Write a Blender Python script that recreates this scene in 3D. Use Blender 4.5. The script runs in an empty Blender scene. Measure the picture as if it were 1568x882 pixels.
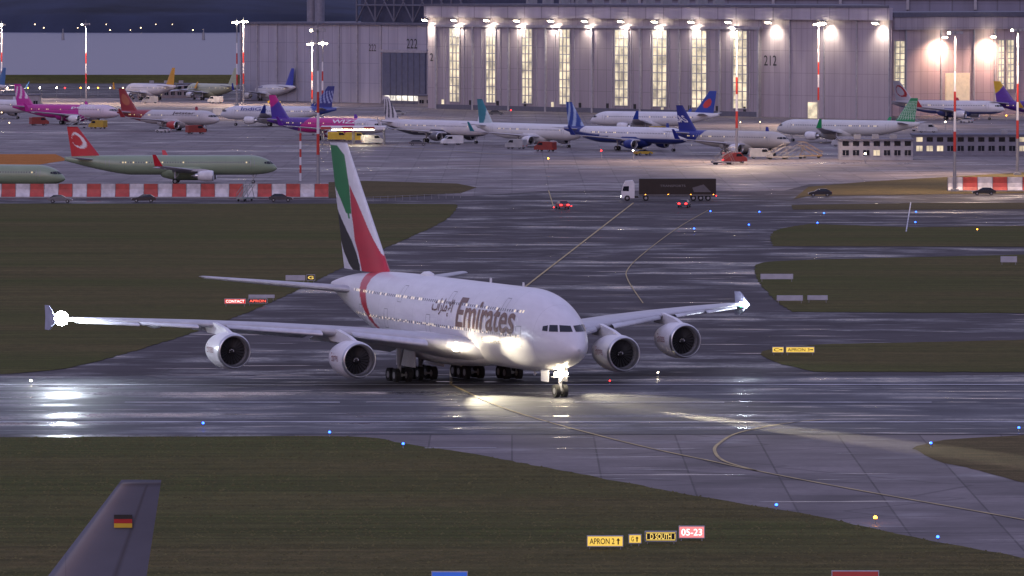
import bpy, bmesh, math, random
from mathutils import Vector
random.seed(7)
F=9500.0; H=41.3; HZ=-21.0
def S(py): return (py-HZ)/H
def G(px,py):
    Y=F*H/(py-HZ); return ((px-784)/F*Y, Y)
def ZAT(py,Y): return H-(py-HZ)*Y/F
COL=bpy.context.scene.collection
sc=bpy.context.scene
# ---------------------------------------------------------------- materials
def N(nt,typ,props=None,ins=None):
    n=nt.nodes.new(typ)
    for k,v in (props or {}).items(): setattr(n,k,v)
    for k,v in (ins or {}).items():
        s=n.inputs[k]
        if isinstance(v,bpy.types.NodeSocket): nt.links.new(v,s)
        else: s.default_value=v
    return n
def M(nt,op,a,b=0.0,c=0.0):
    return N(nt,'ShaderNodeMath',{'operation':op},{0:a,1:b,2:c}).outputs[0]
def c4(c): return (c[0],c[1],c[2],1)
def base(name):
    m=bpy.data.materials.new(name); m.use_nodes=True; nt=m.node_tree
    b=nt.nodes['Principled BSDF']; return m,nt,b
def mixc(nt,f,a,b,bt='MIX'):
    n=N(nt,'ShaderNodeMix',{'data_type':'RGBA','blend_type':bt})
    for i,v in ((0,f),(6,a),(7,b)):
        if isinstance(v,bpy.types.NodeSocket): nt.links.new(v,n.inputs[i])
        else: n.inputs[i].default_value=v
    return n.outputs[2]
def ocoord(nt,scale=(1,1,1)):
    tc=N(nt,'ShaderNodeTexCoord'); mp=N(nt,'ShaderNodeMapping',None,{'Vector':tc.outputs['Object'],'Scale':scale})
    return mp.outputs[0]
def noise(nt,vec,scale,detail=4,rough=.55):
    return N(nt,'ShaderNodeTexNoise',None,{'Vector':vec,'Scale':scale,'Detail':detail,'Roughness':rough}).outputs['Fac']
def rng(nt,v,a,b,c=0.,d=1.):
    return N(nt,'ShaderNodeMapRange',None,{0:v,1:a,2:b,3:c,4:d}).outputs[0]
def simple(name,col,rough=.5,metal=0,var=.18,scale=.8,em=None,es=0):
    m,nt,b=base(name)
    v=noise(nt,ocoord(nt),scale,5)
    k=rng(nt,v,.3,.7,1-var,1+var*.5)
    cc=mixc(nt,1.0,c4(col),N(nt,'ShaderNodeCombineColor',None,{0:k,1:k,2:k}).outputs[0],'MULTIPLY')
    nt.links.new(cc,b.inputs['Base Color'])
    b.inputs['Roughness'].default_value=rough; b.inputs['Metallic'].default_value=metal
    if em: b.inputs['Emission Color'].default_value=c4(em); b.inputs['Emission Strength'].default_value=es
    return m
def emis(name,col,st):
    m,nt,b=base(name); b.inputs['Base Color'].default_value=c4([x*.5 for x in col])
    b.inputs['Emission Color'].default_value=c4(col); b.inputs['Emission Strength'].default_value=st
    return m
def wet(name,dry,wetc,thr=(.5,.62),rd=.62,rw=.16,aniso=(.018,.07,1),joint=0,spec=.3,pud=(.6,.66)):
    m,nt,b=base(name)
    v=ocoord(nt); va=ocoord(nt,aniso)
    n1=noise(nt,va,1.0,8,.66); n2=noise(nt,v,.09,5); n3=noise(nt,v,1.4,4)
    n4=noise(nt,ocoord(nt,(.05,.35,1)),1.0,5,.6)
    mask=rng(nt,M(nt,'ADD',M(nt,'MULTIPLY',n1,.7),M(nt,'MULTIPLY',n2,.3)),thr[0],thr[1])
    mask=M(nt,'MULTIPLY',mask,rng(nt,n3,.3,.55,.45,1))
    mask=M(nt,'MAXIMUM',mask,M(nt,'MULTIPLY',rng(nt,n4,pud[0],pud[1]),.9))
    col=mixc(nt,rng(nt,n2,.35,.65),c4([x*.7 for x in dry]),c4([x*1.35 for x in dry]))
    col=mixc(nt,rng(nt,n3,.3,.7,0,.6),col,c4([x*.72 for x in dry]))
    vo=N(nt,'ShaderNodeTexVoronoi',{'feature':'DISTANCE_TO_EDGE'},{'Vector':ocoord(nt,(.03,.06,1)),'Scale':1.0}).outputs['Distance']
    col=mixc(nt,M(nt,'MULTIPLY',M(nt,'LESS_THAN',vo,.008),.5),col,c4([x*.35 for x in dry]))
    col=mixc(nt,mask,col,c4(wetc))
    rough=M(nt,'ADD',M(nt,'MULTIPLY',mask,rw-rd),rd)
    if joint:
        br=N(nt,'ShaderNodeTexBrick',{'offset':0.0},{'Vector':v,'Scale':1.0,'Mortar Size':.09,'Brick Width':joint,'Row Height':joint,
             'Color1':(.82,.82,.82,1),'Color2':(1.22,1.22,1.22,1),'Mortar':(.5,.5,.5,1)})
        col=mixc(nt,.85,col,br.outputs[0],'MULTIPLY')
    nt.links.new(col,b.inputs['Base Color']); nt.links.new(rough,b.inputs['Roughness'])
    nt.links.new(rng(nt,mask,0,1,spec*.55,spec*1.6),b.inputs['Specular IOR Level'])
    bm=N(nt,'ShaderNodeBump',None,{'Strength':.15,'Distance':.01,'Height':noise(nt,v,5,3)})
    nt.links.new(bm.outputs[0],b.inputs['Normal'])
    return m
def grassmat(name,c1,c2,c3,bump=.35):
    m,nt,b=base(name); v=ocoord(nt); va=ocoord(nt,(.3,1,1))
    n1=noise(nt,va,.035,7,.6); n2=noise(nt,v,.5,7,.7); n3=noise(nt,v,5,4,.75); n5=noise(nt,ocoord(nt,(.02,.5,1)),1.,4)
    col=mixc(nt,rng(nt,n1,.38,.62),c4(c1),c4(c2))
    col=mixc(nt,rng(nt,n2,.38,.7),col,c4(c3))
    k=M(nt,'MULTIPLY',rng(nt,n3,.25,.75,.45,1.5),rng(nt,n5,.35,.65,.78,1.22))
    col=mixc(nt,1.0,col,N(nt,'ShaderNodeCombineColor',None,{0:k,1:k,2:k}).outputs[0],'MULTIPLY')
    nt.links.new(col,b.inputs['Base Color']); b.inputs['Roughness'].default_value=1; b.inputs['Specular IOR Level'].default_value=.05
    bm=N(nt,'ShaderNodeBump',None,{'Strength':bump,'Distance':.1,'Height':n3}); nt.links.new(bm.outputs[0],b.inputs['Normal'])
    return m
def paintmat(name,rows,pitch,x0,x1,h=.17,lit=.35,litcol=(1,.75,.4),ls=1.0):
    m,nt,b=base(name)
    at=N(nt,'ShaderNodeAttribute',{'attribute_name':'livery'}).outputs['Color']
    v=ocoord(nt); sp=N(nt,'ShaderNodeSeparateXYZ',None,{0:v})
    X=M(nt,'MULTIPLY',sp.outputs[0],-1.0); Z=sp.outputs[2]
    xr=M(nt,'MULTIPLY',M(nt,'GREATER_THAN',X,x0),M(nt,'LESS_THAN',X,x1))
    xs=M(nt,'DIVIDE',X,pitch); fr=M(nt,'FRACT',xs)
    wn=M(nt,'LESS_THAN',M(nt,'ABSOLUTE',M(nt,'SUBTRACT',fr,.5)),.24)
    r=None
    for z in rows:
        k=M(nt,'LESS_THAN',M(nt,'ABSOLUTE',M(nt,'SUBTRACT',Z,z)),h)
        r=k if r is None else M(nt,'MAXIMUM',r,k)
    mask=M(nt,'MULTIPLY',M(nt,'MULTIPLY',xr,wn),r)
    wv=N(nt,'ShaderNodeTexWhiteNoise',{'noise_dimensions':'2D'},{'Vector':N(nt,'ShaderNodeCombineXYZ',None,{0:M(nt,'FLOOR',xs),1:M(nt,'FLOOR',M(nt,'MULTIPLY',Z,.5))}).outputs[0]})
    rn=M(nt,'LESS_THAN',wv.outputs[0],lit)
    dirt=rng(nt,noise(nt,ocoord(nt,(.3,1,1)),.8,5),.3,.75,1.0,.84)
    seam=M(nt,'LESS_THAN',M(nt,'FRACT',M(nt,'DIVIDE',X,5.3)),.008)
    dirt=M(nt,'MULTIPLY',dirt,M(nt,'SUBTRACT',1.0,M(nt,'MULTIPLY',seam,.25)))
    col=mixc(nt,1.0,at,N(nt,'ShaderNodeCombineColor',None,{0:dirt,1:dirt,2:dirt}).outputs[0],'MULTIPLY')
    col=mixc(nt,M(nt,'MULTIPLY',mask,.8),col,(.05,.05,.06,1))
    nt.links.new(col,b.inputs['Base Color'])
    b.inputs['Roughness'].default_value=.34; b.inputs['Coat Weight'].default_value=.2; b.inputs['Coat Roughness'].default_value=.18
    b.inputs['Emission Color'].default_value=c4(litcol)
    nt.links.new(M(nt,'MULTIPLY',M(nt,'MULTIPLY',mask,rn),ls),b.inputs['Emission Strength'])
    return m
MT={}
def mt(k,*a,**kw):
    if k not in MT: MT[k]=simple(k,*a,**kw)
    return MT[k]
white=mt('white_paint',(.70,.69,.71),.32,var=.1)
wingp=mt('wing_paint',(.44,.44,.48),.35,var=.14)
metal=mt('bare_metal',(.6,.6,.62),.28,.9)
dark=mt('dark_parts',(.02,.02,.022),.5)
rubber=mt('rubber',(.015,.015,.016),.85)
steel=mt('grey_steel',(.3,.3,.32),.45,.3)
glass=mt('dark_glass',(.01,.012,.02),.06,0)
goldm=mt('gold_title',(.19,.115,.095),.4)
engt=mt('engine_title_paint',(.28,.12,.12),.4)
fanm=mt('fan_blades',(.12,.12,.13),.35,.7)
redm=mt('red_paint',(.5,.04,.03),.45)
black=mt('black_paint',(.015,.015,.017),.35)
L_warm=emis('lamp_warm',(1,.86,.6),60); L_white=emis('lamp_white',(.85,.93,1),160); L_dim=emis('lamp_dim',(1,.7,.4),6)
L_blue=emis('lamp_blue',(.03,.12,1),8); L_red=emis('lamp_red',(1,.02,.02),10); L_org=emis('lamp_orange',(1,.35,.03),14)
L_head=emis('headlamp',(1,.9,.75),14); L_green=emis('lamp_green',(.1,1,.4),6)
# ---------------------------------------------------------------- mesh builder
class MB:
    def __init__(s): s.v=[];s.f=[];s.mi=[];s.sm=[];s.mats=[]
    def add(s,vs,fs,mat,smooth=False):
        if mat not in s.mats: s.mats.append(mat)
        k=s.mats.index(mat); o=len(s.v); s.v+=[tuple(p) for p in vs]
        for f in fs: s.f.append(tuple(i+o for i in f)); s.mi.append(k); s.sm.append(smooth)
    def box(s,x0,x1,y0,y1,z0,z1,mat):
        vs=[(x,y,z) for x in (x0,x1) for y in (y0,y1) for z in (z0,z1)]
        s.add(vs,[(0,1,3,2),(4,6,7,5),(0,4,5,1),(2,3,7,6),(0,2,6,4),(1,5,7,3)],mat)
    def plan(s,poly,z0,z1,mat):
        s.hull([(x,y,z0) for x,y in poly],[(x,y,z1) for x,y in poly],mat)
    def prism(s,poly,y0,y1,mat,inset=0):
        n=len(poly)
        vs=[(x,y0,z) for x,z in poly]+[(x,y1,z) for x,z in poly]
        fs=[tuple(range(n)),tuple(range(2*n-1,n-1,-1))]+[(i,(i+1)%n,n+(i+1)%n,n+i) for i in range(n)]
        s.add(vs,fs,mat)
    def hull(s,a,b,mat,smooth=False):
        n=len(a); s.add(list(a)+list(b),[tuple(range(n)),tuple(range(2*n-1,n-1,-1))]+[(i,(i+1)%n,n+(i+1)%n,n+i) for i in range(n)],mat,smooth)
    def tube(s,p0,p1,r0,r1,mat,n=10,cap=True):
        p0=Vector(p0);p1=Vector(p1);d=(p1-p0).normalized()
        a=d.orthogonal().normalized(); b=d.cross(a)
        vs=[]
        for p,r in ((p0,r0),(p1,r1)):
            for i in range(n):
                t=2*math.pi*i/n; vs.append(p+a*r*math.cos(t)+b*r*math.sin(t))
        fs=[(i,(i+1)%n,n+(i+1)%n,n+i) for i in range(n)]
        s.add(vs,fs,mat,True)
        if cap: s.add(vs,[tuple(range(n-1,-1,-1)),tuple(range(n,2*n))],mat)
    def revx(s,prof,c,mat,n=40,d=-1):
        vs=[];m=len(prof)
        for x,r in prof:
            for i in range(n):
                t=2*math.pi*i/n; vs.append((c[0]+d*x,c[1]+r*math.cos(t),c[2]+r*math.sin(t)))
        s.add(vs,[(j*n+i,j*n+(i+1)%n,(j+1)*n+(i+1)%n,(j+1)*n+i) for j in range(m-1) for i in range(n)],mat,True)
    def ball(s,c,r,mat,n=10):
        vs=[];m=n//2+1
        for j in range(m+1):
            a=math.pi*j/m
            for i in range(n):
                t=2*math.pi*i/n; vs.append((c[0]+r*math.sin(a)*math.cos(t),c[1]+r*math.sin(a)*math.sin(t),c[2]+r*math.cos(a)))
        s.add(vs,[(j*n+i,j*n+(i+1)%n,(j+1)*n+(i+1)%n,(j+1)*n+i) for j in range(m) for i in range(n)],mat,True)
    def build(s,name,parent=None,loc=(0,0,0),rz=0,cols=None):
        me=bpy.data.meshes.new(name); me.from_pydata(s.v,[],s.f)
        for m in s.mats: me.materials.append(m)
        me.polygons.foreach_set('material_index',s.mi); me.polygons.foreach_set('use_smooth',s.sm)
        if cols:
            a=me.color_attributes.new('livery','FLOAT_COLOR','POINT')
            flat=[]
            for c in cols: flat+= [c[0],c[1],c[2],1.0]
            a.data.foreach_set('color',flat)
        me.update(); ob=bpy.data.objects.new(name,me); COL.objects.link(ob)
        ob.location=loc; ob.rotation_euler[2]=rz
        if parent: ob.parent=parent
        return ob
def empty(name,loc,rz=0):
    e=bpy.data.objects.new(name,None); COL.objects.link(e); e.location=loc; e.rotation_euler[2]=rz; e.empty_display_size=1; return e
def lamp(name,typ,loc,power,col,parent=None,d=None,size=math.radians(120),blend=.5,rad=.3):
    l=bpy.data.lights.new(name,typ); l.energy=power; l.color=col
    l.shadow_soft_size=rad
    if typ=='SPOT': l.spot_size=size; l.spot_blend=blend
    o=bpy.data.objects.new(name,l); COL.objects.link(o); o.location=loc
    if d: o.rotation_euler=Vector(d).to_track_quat('-Z','Y').to_euler()
    if parent: o.parent=parent
    return o
# ---------------------------------------------------------------- text
def textbm(s,bold=0.0,cuts=0):
    cu=bpy.data.curves.new('t','FONT'); cu.body=s; cu.size=1; cu.offset=bold; cu.resolution_u=4
    ob=bpy.data.objects.new('t',cu); COL.objects.link(ob)
    dg=bpy.context.evaluated_depsgraph_get(); dg.update()
    me=bpy.data.meshes.new_from_object(ob.evaluated_get(dg)); bpy.data.objects.remove(ob)
    bm=bmesh.new(); bm.from_mesh(me)
    if not bm.verts: return None
    x0=min(v.co.x for v in bm.verts);x1=max(v.co.x for v in bm.verts);y0=min(v.co.y for v in bm.verts);y1=max(v.co.y for v in bm.verts)
    for v in bm.verts: v.co.x=(v.co.x-x0)/(x1-x0); v.co.y=(v.co.y-y0)/(y1-y0); v.co.z=0
    bmesh.ops.triangulate(bm,faces=bm.faces[:])
    for i in range(1,cuts):
        bmesh.ops.bisect_plane(bm,geom=bm.verts[:]+bm.edges[:]+bm.faces[:],plane_co=(0,i/cuts,0),plane_no=(0,1,0))
        bmesh.ops.bisect_plane(bm,geom=bm.verts[:]+bm.edges[:]+bm.faces[:],plane_co=(i/cuts,0,0),plane_no=(1,0,0))
    return bm
def textmap(name,s,fn,mat,parent,bold=0.0,cuts=0):
    bm=textbm(s,bold,cuts)
    if bm is None: return None
    for v in bm.verts: v.co=Vector(fn(v.co.x,v.co.y))
    me=bpy.data.meshes.new(name); bm.to_mesh(me); me.materials.append(mat)
    ob=bpy.data.objects.new(name,me); COL.objects.link(ob)
    if parent: ob.parent=parent
    return ob
# ---------------------------------------------------------------- aircraft
E=2.1
def fusf(L,W,zn,zb0,zt0,Ln,XT,zbe,zte,we):
    def f(X):
        if X<Ln:
            k=max(0.,1-(1-X/Ln)**2.2); return W*k**.6, zn-(zn-zb0)*k**.55, zn+(zt0-zn)*k**.75
        if X<XT: return W,zb0,zt0
        t=min(1,(X-XT)/(L-XT)); return W-(W-we)*t**1.7, zb0+(zbe-zb0)*t**1.35, zt0-(zt0-zte)*t**3
    return f
def hwid(f,X,z):
    w,zb,zt=f(X); zc=zb+.47*(zt-zb); h=(zt-zc) if z>zc else (zc-zb)
    if h<=0: return 0
    k=min(1,abs((z-zc)/h)); return w*(1-k**E)**(1/E)
def fuselage(f,L,Ln,dx,n,colfn,mat,parent):
    Xs=[Ln*(i/24)**2 for i in range(25)]; X=Ln
    while X<L-dx: X+=dx; Xs.append(X)
    Xs.append(L); vs=[];cols=[]
    for X in Xs:
        w,zb,zt=f(X); zc=zb+.47*(zt-zb)
        for i in range(n):
            a=2*math.pi*i/n; c=math.cos(a); s_=math.sin(a)
            y=w*math.copysign(abs(c)**(2/E),c); h=(zt-zc) if s_>0 else (zc-zb)
            z=zc+h*math.copysign(abs(s_)**(2/E),s_)
            vs.append((-X,y,z)); cols.append(colfn(X,y,z))
    fs=[(j*n+i,j*n+(i+1)%n,(j+1)*n+(i+1)%n,(j+1)*n+i) for j in range(len(Xs)-1) for i in range(n)]
    fs.append(tuple(range(len(Xs)*n-n,len(Xs)*n)))
    mb=MB(); mb.add(vs,fs,mat,True); return mb.build('fuselage',parent,cols=cols)
def foil(n=9):
    pts=[]
    for i in range(n): 
        x=.5*(1+math.cos(math.pi*i/(n-1))); pts.append((x,1))
    for i in range(1,n-1):
        x=.5*(1-math.cos(math.pi*i/(n-1))); pts.append((x,-1))
    out=[]
    for x,sg in pts:
        t=5*(.2969*math.sqrt(x)-.126*x-.3516*x*x+.2843*x**3-.1036*x**4)
        out.append((x,sg*t+ .12*x*(1-x)))
    return out
FO=foil()
def wing(mb,st,side,mat):
    m=len(FO); vs=[]
    for y,xle,ch,z,tc,inc in st:
        for x,t in FO: vs.append((-(xle+x*ch),side*y,z+t*tc*ch*(1)-math.sin(math.radians(inc))*x*ch))
    fs=[(j*m+i,j*m+(i+1)%m,(j+1)*m+(i+1)%m,(j+1)*m+i) for j in range(len(st)-1) for i in range(m)]
    fs.append(tuple(range((len(st)-1)*m,len(st)*m)))
    mb.add(vs,fs,mat,True)
def fin(z0,x0,c0,z1,x1,c1,colfn,mat,parent,th=.05,nu=24,nv=30):
    vs=[];cols=[]
    for sg in (1,-1):
        for j in range(nv+1):
            v=j/nv
            for i in range(nu+1):
                u=i/nu; ch=c0+(c1-c0)*v
                t=5*(.2969*math.sqrt(u)-.126*u-.3516*u*u+.2843*u**3-.1036*u**4)*2*th
                vs.append((-(x0+(x1-x0)*v+u*ch),sg*t*ch,z0+(z1-z0)*v)); cols.append(colfn(u,v))
    q=(nu+1)*(nv+1); fs=[]
    for k in (0,q):
        fs+=[(k+j*(nu+1)+i,k+j*(nu+1)+i+1,k+(j+1)*(nu+1)+i+1,k+(j+1)*(nu+1)+i) for j in range(nv) for i in range(nu)]
    fs+=[(nv*(nu+1)+i,nv*(nu+1)+i+1,q+nv*(nu+1)+i+1,q+nv*(nu+1)+i) for i in range(nu)]
    mb=MB(); mb.add(vs,fs,mat,True); return mb.build('fin',parent,cols=cols)
def engine(mb,X,y,z,k,cowl,n=40):
    c=(-X,y,z)
    mb.revx([(0,1.66*k),(-.02*k,1.70*k),(.12*k,1.80*k),(.4*k,1.86*k)],c,metal,n)
    mb.revx([(.4*k,1.86*k),(1.0*k,1.93*k),(2.0*k,1.97*k),(3.4*k,1.88*k),(4.6*k,1.66*k),(5.5*k,1.42*k),(5.5*k,1.36*k),(4.4*k,1.3*k)],c,cowl,n)
    mb.revx([(0,1.66*k),(.12*k,1.58*k),(.5*k,1.5*k)],c,metal,n)
    mb.revx([(.5*k,1.5*k),(.9*k,1.46*k),(1.3*k,1.48*k)],c,steel,n)
    mb.revx([(1.32*k,1.48*k),(1.34*k,0)],c,dark,n)
    mb.revx([(.65*k,0.001),(.72*k,.1*k),(.95*k,.26*k),(1.25*k,.38*k)],c,dark,20)
    for q in range(6):
        a=q*.7; r=.06+.045*q; xx=c[0]-(.68+.07*q)*k
        mb.ball((xx,c[1]+r*k*math.cos(a),c[2]+r*k*math.sin(a)),.055*k,white,6)
    nb=22
    for i in range(nb):
        a=2*math.pi*i/nb; b=a+.2; r0=.34*k; r1=1.46*k
        mb.add([(c[0]-1.15*k,y+r0*math.cos(a),z+r0*math.sin(a)),(c[0]-1.0*k,y+r1*math.cos(a+.1),z+r1*math.sin(a+.1)),
                (c[0]-1.28*k,y+r1*math.cos(b+.1),z+r1*math.sin(b+.1)),(c[0]-1.28*k,y+r0*math.cos(b),z+r0*math.sin(b))],[(0,1,2,3)],fanm)
    mb.revx([(4.4*k,.98*k),(6.2*k,.82*k),(7.1*k,.6*k),(7.1*k,.5*k),(6.4*k,.45*k)],c,metal,24)
    mb.revx([(6.4*k,.45*k),(7.9*k,.08*k)],c,steel,20)
def pylon(mb,X,y,z,k,xw,zw,mat):
    a=[(-(X+1.2*k),z+1.9*k),(-(X+5.2*k),z+1.55*k),(-(X+8.2*k),z+1.6*k),(-(xw+3.5*k),zw-.1),(-(xw+.2),zw+.25),(-(X+3*k),z+2.35*k)]
    mb.prism(a,y-.22*k,y+.22*k,mat)
def bogie(mb,X,y,rows,r,gap,zt,sp=1.6):
    n=rows; hw=.24*r/.7
    for i in range(n):
        xx=-(X+(i-(n-1)/2)*sp)
        for s_ in (-1,1):
            yy=y+s_*gap; mb.tube((xx,yy-hw,r),(xx,yy+hw,r),r,r,rubber,18)
            mb.tube((xx,yy-hw-.02,r),(xx,yy+hw+.02,r),r*.5,r*.5,steel,12)
        mb.tube((xx,y-gap,r),(xx,y+gap,r),.1,.1,steel,8)
    if n>1: mb.tube((-(X-(n-1)/2*sp),y,r),(-(X+(n-1)/2*sp),y,r),.17,.17,steel,8)
    mb.tube((-X,y,r),(-X,y,zt),.2*r/.7,.28*r/.7,wingp,10)
    mb.tube((-X,y,r+.9*r),(-(X-2.2*r),y,zt),.1*r/.7,.1*r/.7,steel,8)
def panes(mb,f,Xc,rgs,mat,off=.04):
    def sp(a,z):
        lo,hi=0,Xc*1.6
        for _ in range(30):
            r=(lo+hi)/2; X=Xc-r*math.cos(a); y=r*math.sin(a)
            ins= X>0 and f(X)[2]>z and hwid(f,X,z)>y
            if ins: lo=r
            else: hi=r
        r=lo+off; return (-(Xc-r*math.cos(a)),r*math.sin(a),z)
    for a0,a1,z00,z01,z10,z11 in rgs:
        for sd in (1,-1):
            n=5;vs=[]
            for j in range(3):
                for i in range(n+1):
                    u=i/n; v=j/2; a=math.radians(a0+(a1-a0)*u); z=(z00+(z10-z00)*u)*(1-v)+(z01+(z11-z01)*u)*v
                    p=sp(a,z); vs.append((p[0],sd*p[1],p[2]+off*.5))
            mb.add(vs,[(j*(n+1)+i,j*(n+1)+i+1,(j+1)*(n+1)+i+1,(j+1)*(n+1)+i) for j in range(2) for i in range(n)],mat,True)
def lerp(tab,v):
    if v<=tab[0][0]: return tab[0][1:]
    for a,b in zip(tab,tab[1:]):
        if v<=b[0]:
            t=(v-a[0])/(b[0]-a[0]); return tuple(p+(q-p)*t for p,q in zip(a[1:],b[1:]))
    return None
WH=(.70,.69,.73); GRN=(.0,.2,.05); RD=(.5,.015,.04); BK=(.012,.012,.014)
# ---- the superjumbo
TH=math.radians(22); hd=Vector((math.sin(TH),-math.cos(TH)))
pg=Vector((4.84,622)); org=pg+hd*5
jet=empty('double_deck_airliner',(org.x,org.y,.08),math.atan2(hd.y,hd.x))
fJ=fusf(70.4,3.57,5.0,2.25,10.66,13,42,8.0,8.8,.35)
SW=[(47,3.9,.3),(50.5,5.3,.75),(53,7,1.05),(54.6,8.6,1.25),(55.2,9.7,1.5),(56,10.7,1.9)]
def jcol(X,y,z):
    for a,b in zip(SW,SW[1:]):
        if a[1]<=z<=b[1]+.3:
            t=(z-a[1])/(b[1]-a[1]); 
            if abs(X-(a[0]+(b[0]-a[0])*t))<a[2]+(b[2]-a[2])*t: return RD
    return WH
pJ=paintmat('superjumbo_paint',[8.5,6.02],.56,8.,58.,.13,.4,(1,.8,.55),.95)
fuselage(fJ,70.4,13,.22,96,jcol,pJ,jet)
GT=[(.443,.67,.48),(.546,.8,.42),(.65,1.0,.34),(.753,1.01,.3),(.907,1.01,.21),(.975,1.01,.5)]
RT=[(-.1,.52,-.1),(.04,.5,-.1),(.134,.5,.0),(.237,.54,.05),(.34,.5,.1),(.443,.47,.14),(.546,.41,.2),(.66,.32,.3)]
BT=[(-.02,.7,.56),(.04,.83,.53),(.134,.95,.56),(.237,1.01,.64),(.34,1.01,.8),(.46,1.01,.99)]
def jfin(u,v):
    g=lerp(GT,v) if v>.40 else None; r=lerp(RT,v); k=lerp(BT,v)
    if v>.40 and v<.443: g=(.62,.56)
    if r and r[1]<=u<=r[0]: return RD
    if g and v<.975 and g[1]<=u<=g[0]: return GRN
    if k and k[1]<=u<=k[0]: return BK
    return WH
pF=paintmat('fin_paint',[-50],1,0,0)
fin(10.35,53.0,14.0,24.1,66.2,5.2,jfin,pF,jet,.045,110,150)
mb=MB()
stJ=[(2.0,18.2,20.8,3.9,.13,2),(4.5,20.5,18.2,4.3,.13,2),(9,24.3,15.1,5.0,.115,1.5),(13.5,28.2,12.5,5.45,.105,1),(20,33.2,9.7,5.9,.10,.5),(26,37.7,7.9,6.15,.095,0),(33,42.8,5.9,6.35,.09,-.5),(38.4,46.8,4.2,6.45,.09,-1),(39.5,48.2,2.7,6.5,.08,-1)]
slat=mt('slat_metal',(.55,.55,.6),.3,.4)
for sd in (1,-1):
    wing(mb,stJ,sd,wingp)
    for (ya,yb,xa,xb,ca,cb,za,zb) in ((4.6,13.2,37.6,39.6,3.4,2.8,3.6,4.9),(14.0,25.0,39.6,44.2,2.6,1.7,5.0,5.7)):
        wing(mb,[(ya,xa,ca,za,.1,16),(yb,xb,cb,zb,.1,16)],sd,wingp)
    for (ya,yb) in ((7.5,13.6),(16.3,24.4),(27,32),(32.2,37.6)):
        ra=lerp([(q[0],)+tuple(q[1:]) for q in stJ],ya); rb=lerp([(q[0],)+tuple(q[1:]) for q in stJ],yb)
        wing(mb,[(ya,ra[0]-.75,ra[1]*.13+.2,ra[2]-.32,.28,-14),(yb,rb[0]-.5,rb[1]*.13+.2,rb[2]-.22,.26,-14)],sd,slat)
    for yy,xx,zz in ((8,38,4.1),(12.5,39.5,4.8),(19,40,5.4),(23,42,5.6),(29.5,44.6,5.9)):
        mb.revx([(0,.02),(.7,.3),(2.2,.42),(4,.3),(5.6,.03)],(-(xx-2),sd*yy,zz),wingp,12)
mb.build('wings',jet)
mb=MB()
for sd in (1,-1):
    wing(mb,[(0.5,58.6,9.2,8.2,.1,0),(2.2,59.8,8.4,8.35,.1,0),(15.2,68.6,3.3,9.5,.09,0)],sd,wingp)
mb.build('tailplane',jet)
mb=MB()
for sd in (1,-1):
    a=[(-46.6,6.5),(-49.2,7.85),(-50.6,7.85),(-50.4,6.6),(-50.6,5.3),(-49.2,5.3)]
    mb.hull([(x,sd*39.5,z) for x,z in a],[(x,sd*39.62,z) for x,z in a],mt('fence_blue',(.32,.33,.45)))
mb.build('wingtip_fences',jet)
mb=MB(); vs=[];n=40;m=30
for j in range(m+1):
    t=j/m; k=max(1e-3,math.sin(math.pi*t))**.45; X=17+30*t
    for i in range(n):
        a=2*math.pi*i/n; vs.append((-X,4.5*k*math.copysign(abs(math.cos(a))**.8,math.cos(a)),3.75+2.0*k*math.copysign(abs(math.sin(a))**.8,math.sin(a))))
mb.add(vs,[(j*n+i,j*n+(i+1)%n,(j+1)*n+(i+1)%n,(j+1)*n+i) for j in range(m) for i in range(n)],white,True)
mb.build('belly_fairing',jet)
mb=MB()
for sd in (1,-1):
    engine(mb,23.0,sd*14.7,3.0,1.0,white); pylon(mb,23.0,sd*14.7,3.0,1.0,29.2,5.6,white)
    engine(mb,31.3,sd*25.3,3.7,.98,white); pylon(mb,31.3,sd*25.3,3.7,.98,37.3,6.15,white)
mb.build('engines',jet)
for sg in (1,-1):
    for ex,ey,ez in ((23,14.7,3.0),(31.3,25.3,3.7)):
        def fn(u,v,ex=ex,ey=ey,ez=ez,sg=sg):
            a=math.radians(-14+26*v); return (-(ex+3.2)+1.9*u,sg*ey-1.99*math.cos(a),ez+1.99*math.sin(a)+.3)
        textmap('engine_title','Emirates',fn,engt,jet,.0,4)
mb=MB()
bogie(mb,5.0,0,1,.64,.42,3.2); 
for yy in (-6.2,6.2): bogie(mb,34,yy,2,.72,.68,4.2,1.75)
for yy in (-2.65,2.65): bogie(mb,37,yy,3,.72,.78,3.0,1.7)
for yy in (-1.0,1.0): mb.box(-7.6,-5.6,yy-.03,yy+.03,1.5,2.7,white)
for yy in (-5.0,5.0): mb.box(-36,-32.5,yy-.04,yy+.04,1.5,3.2,white)
for yy in (-1.0,-4.2,1.0,4.2): mb.box(-40,-34.5,yy-.04,yy+.04,1.4,2.8,white)
mb.box(-5.3,-4.9,-.9,.9,2.0,2.12,steel)
mb.build('landing_gear',jet)
mb=MB()
panes(mb,fJ,6.2,[(2,17,6.76,7.32,6.74,7.38),(19.5,33,6.74,7.38,6.72,7.36),(36,47,6.74,7.32,6.78,7.2)],glass)
mb.build('cockpit_windows',jet)
mb=MB() # doors outlines
def doorline(X,z0,z1,w):
    for sd in (1,-1):
        for (xa,xb,za,zb) in ((X,X+.06,z0,z1),(X+w,X+w+.06,z0,z1),(X,X+w,z0,z0+.06),(X,X+w,z1,z1+.06)):
            vs=[];k=6
            for j in range(k+1):
                z=za+(zb-za)*j/k
                for x in (xa,xb): vs.append((-x,sd*(hwid(fJ,x,z)+.015),z))
            mb.add(vs,[(2*j,2*j+1,2*j+3,2*j+2) for j in range(k)],steel)
for X in (7.6,20.5,32,44.5,54): doorline(X,5.0,7.0,1.1)
for X in (12,27,41): doorline(X,7.9,9.6,1.0)
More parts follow.
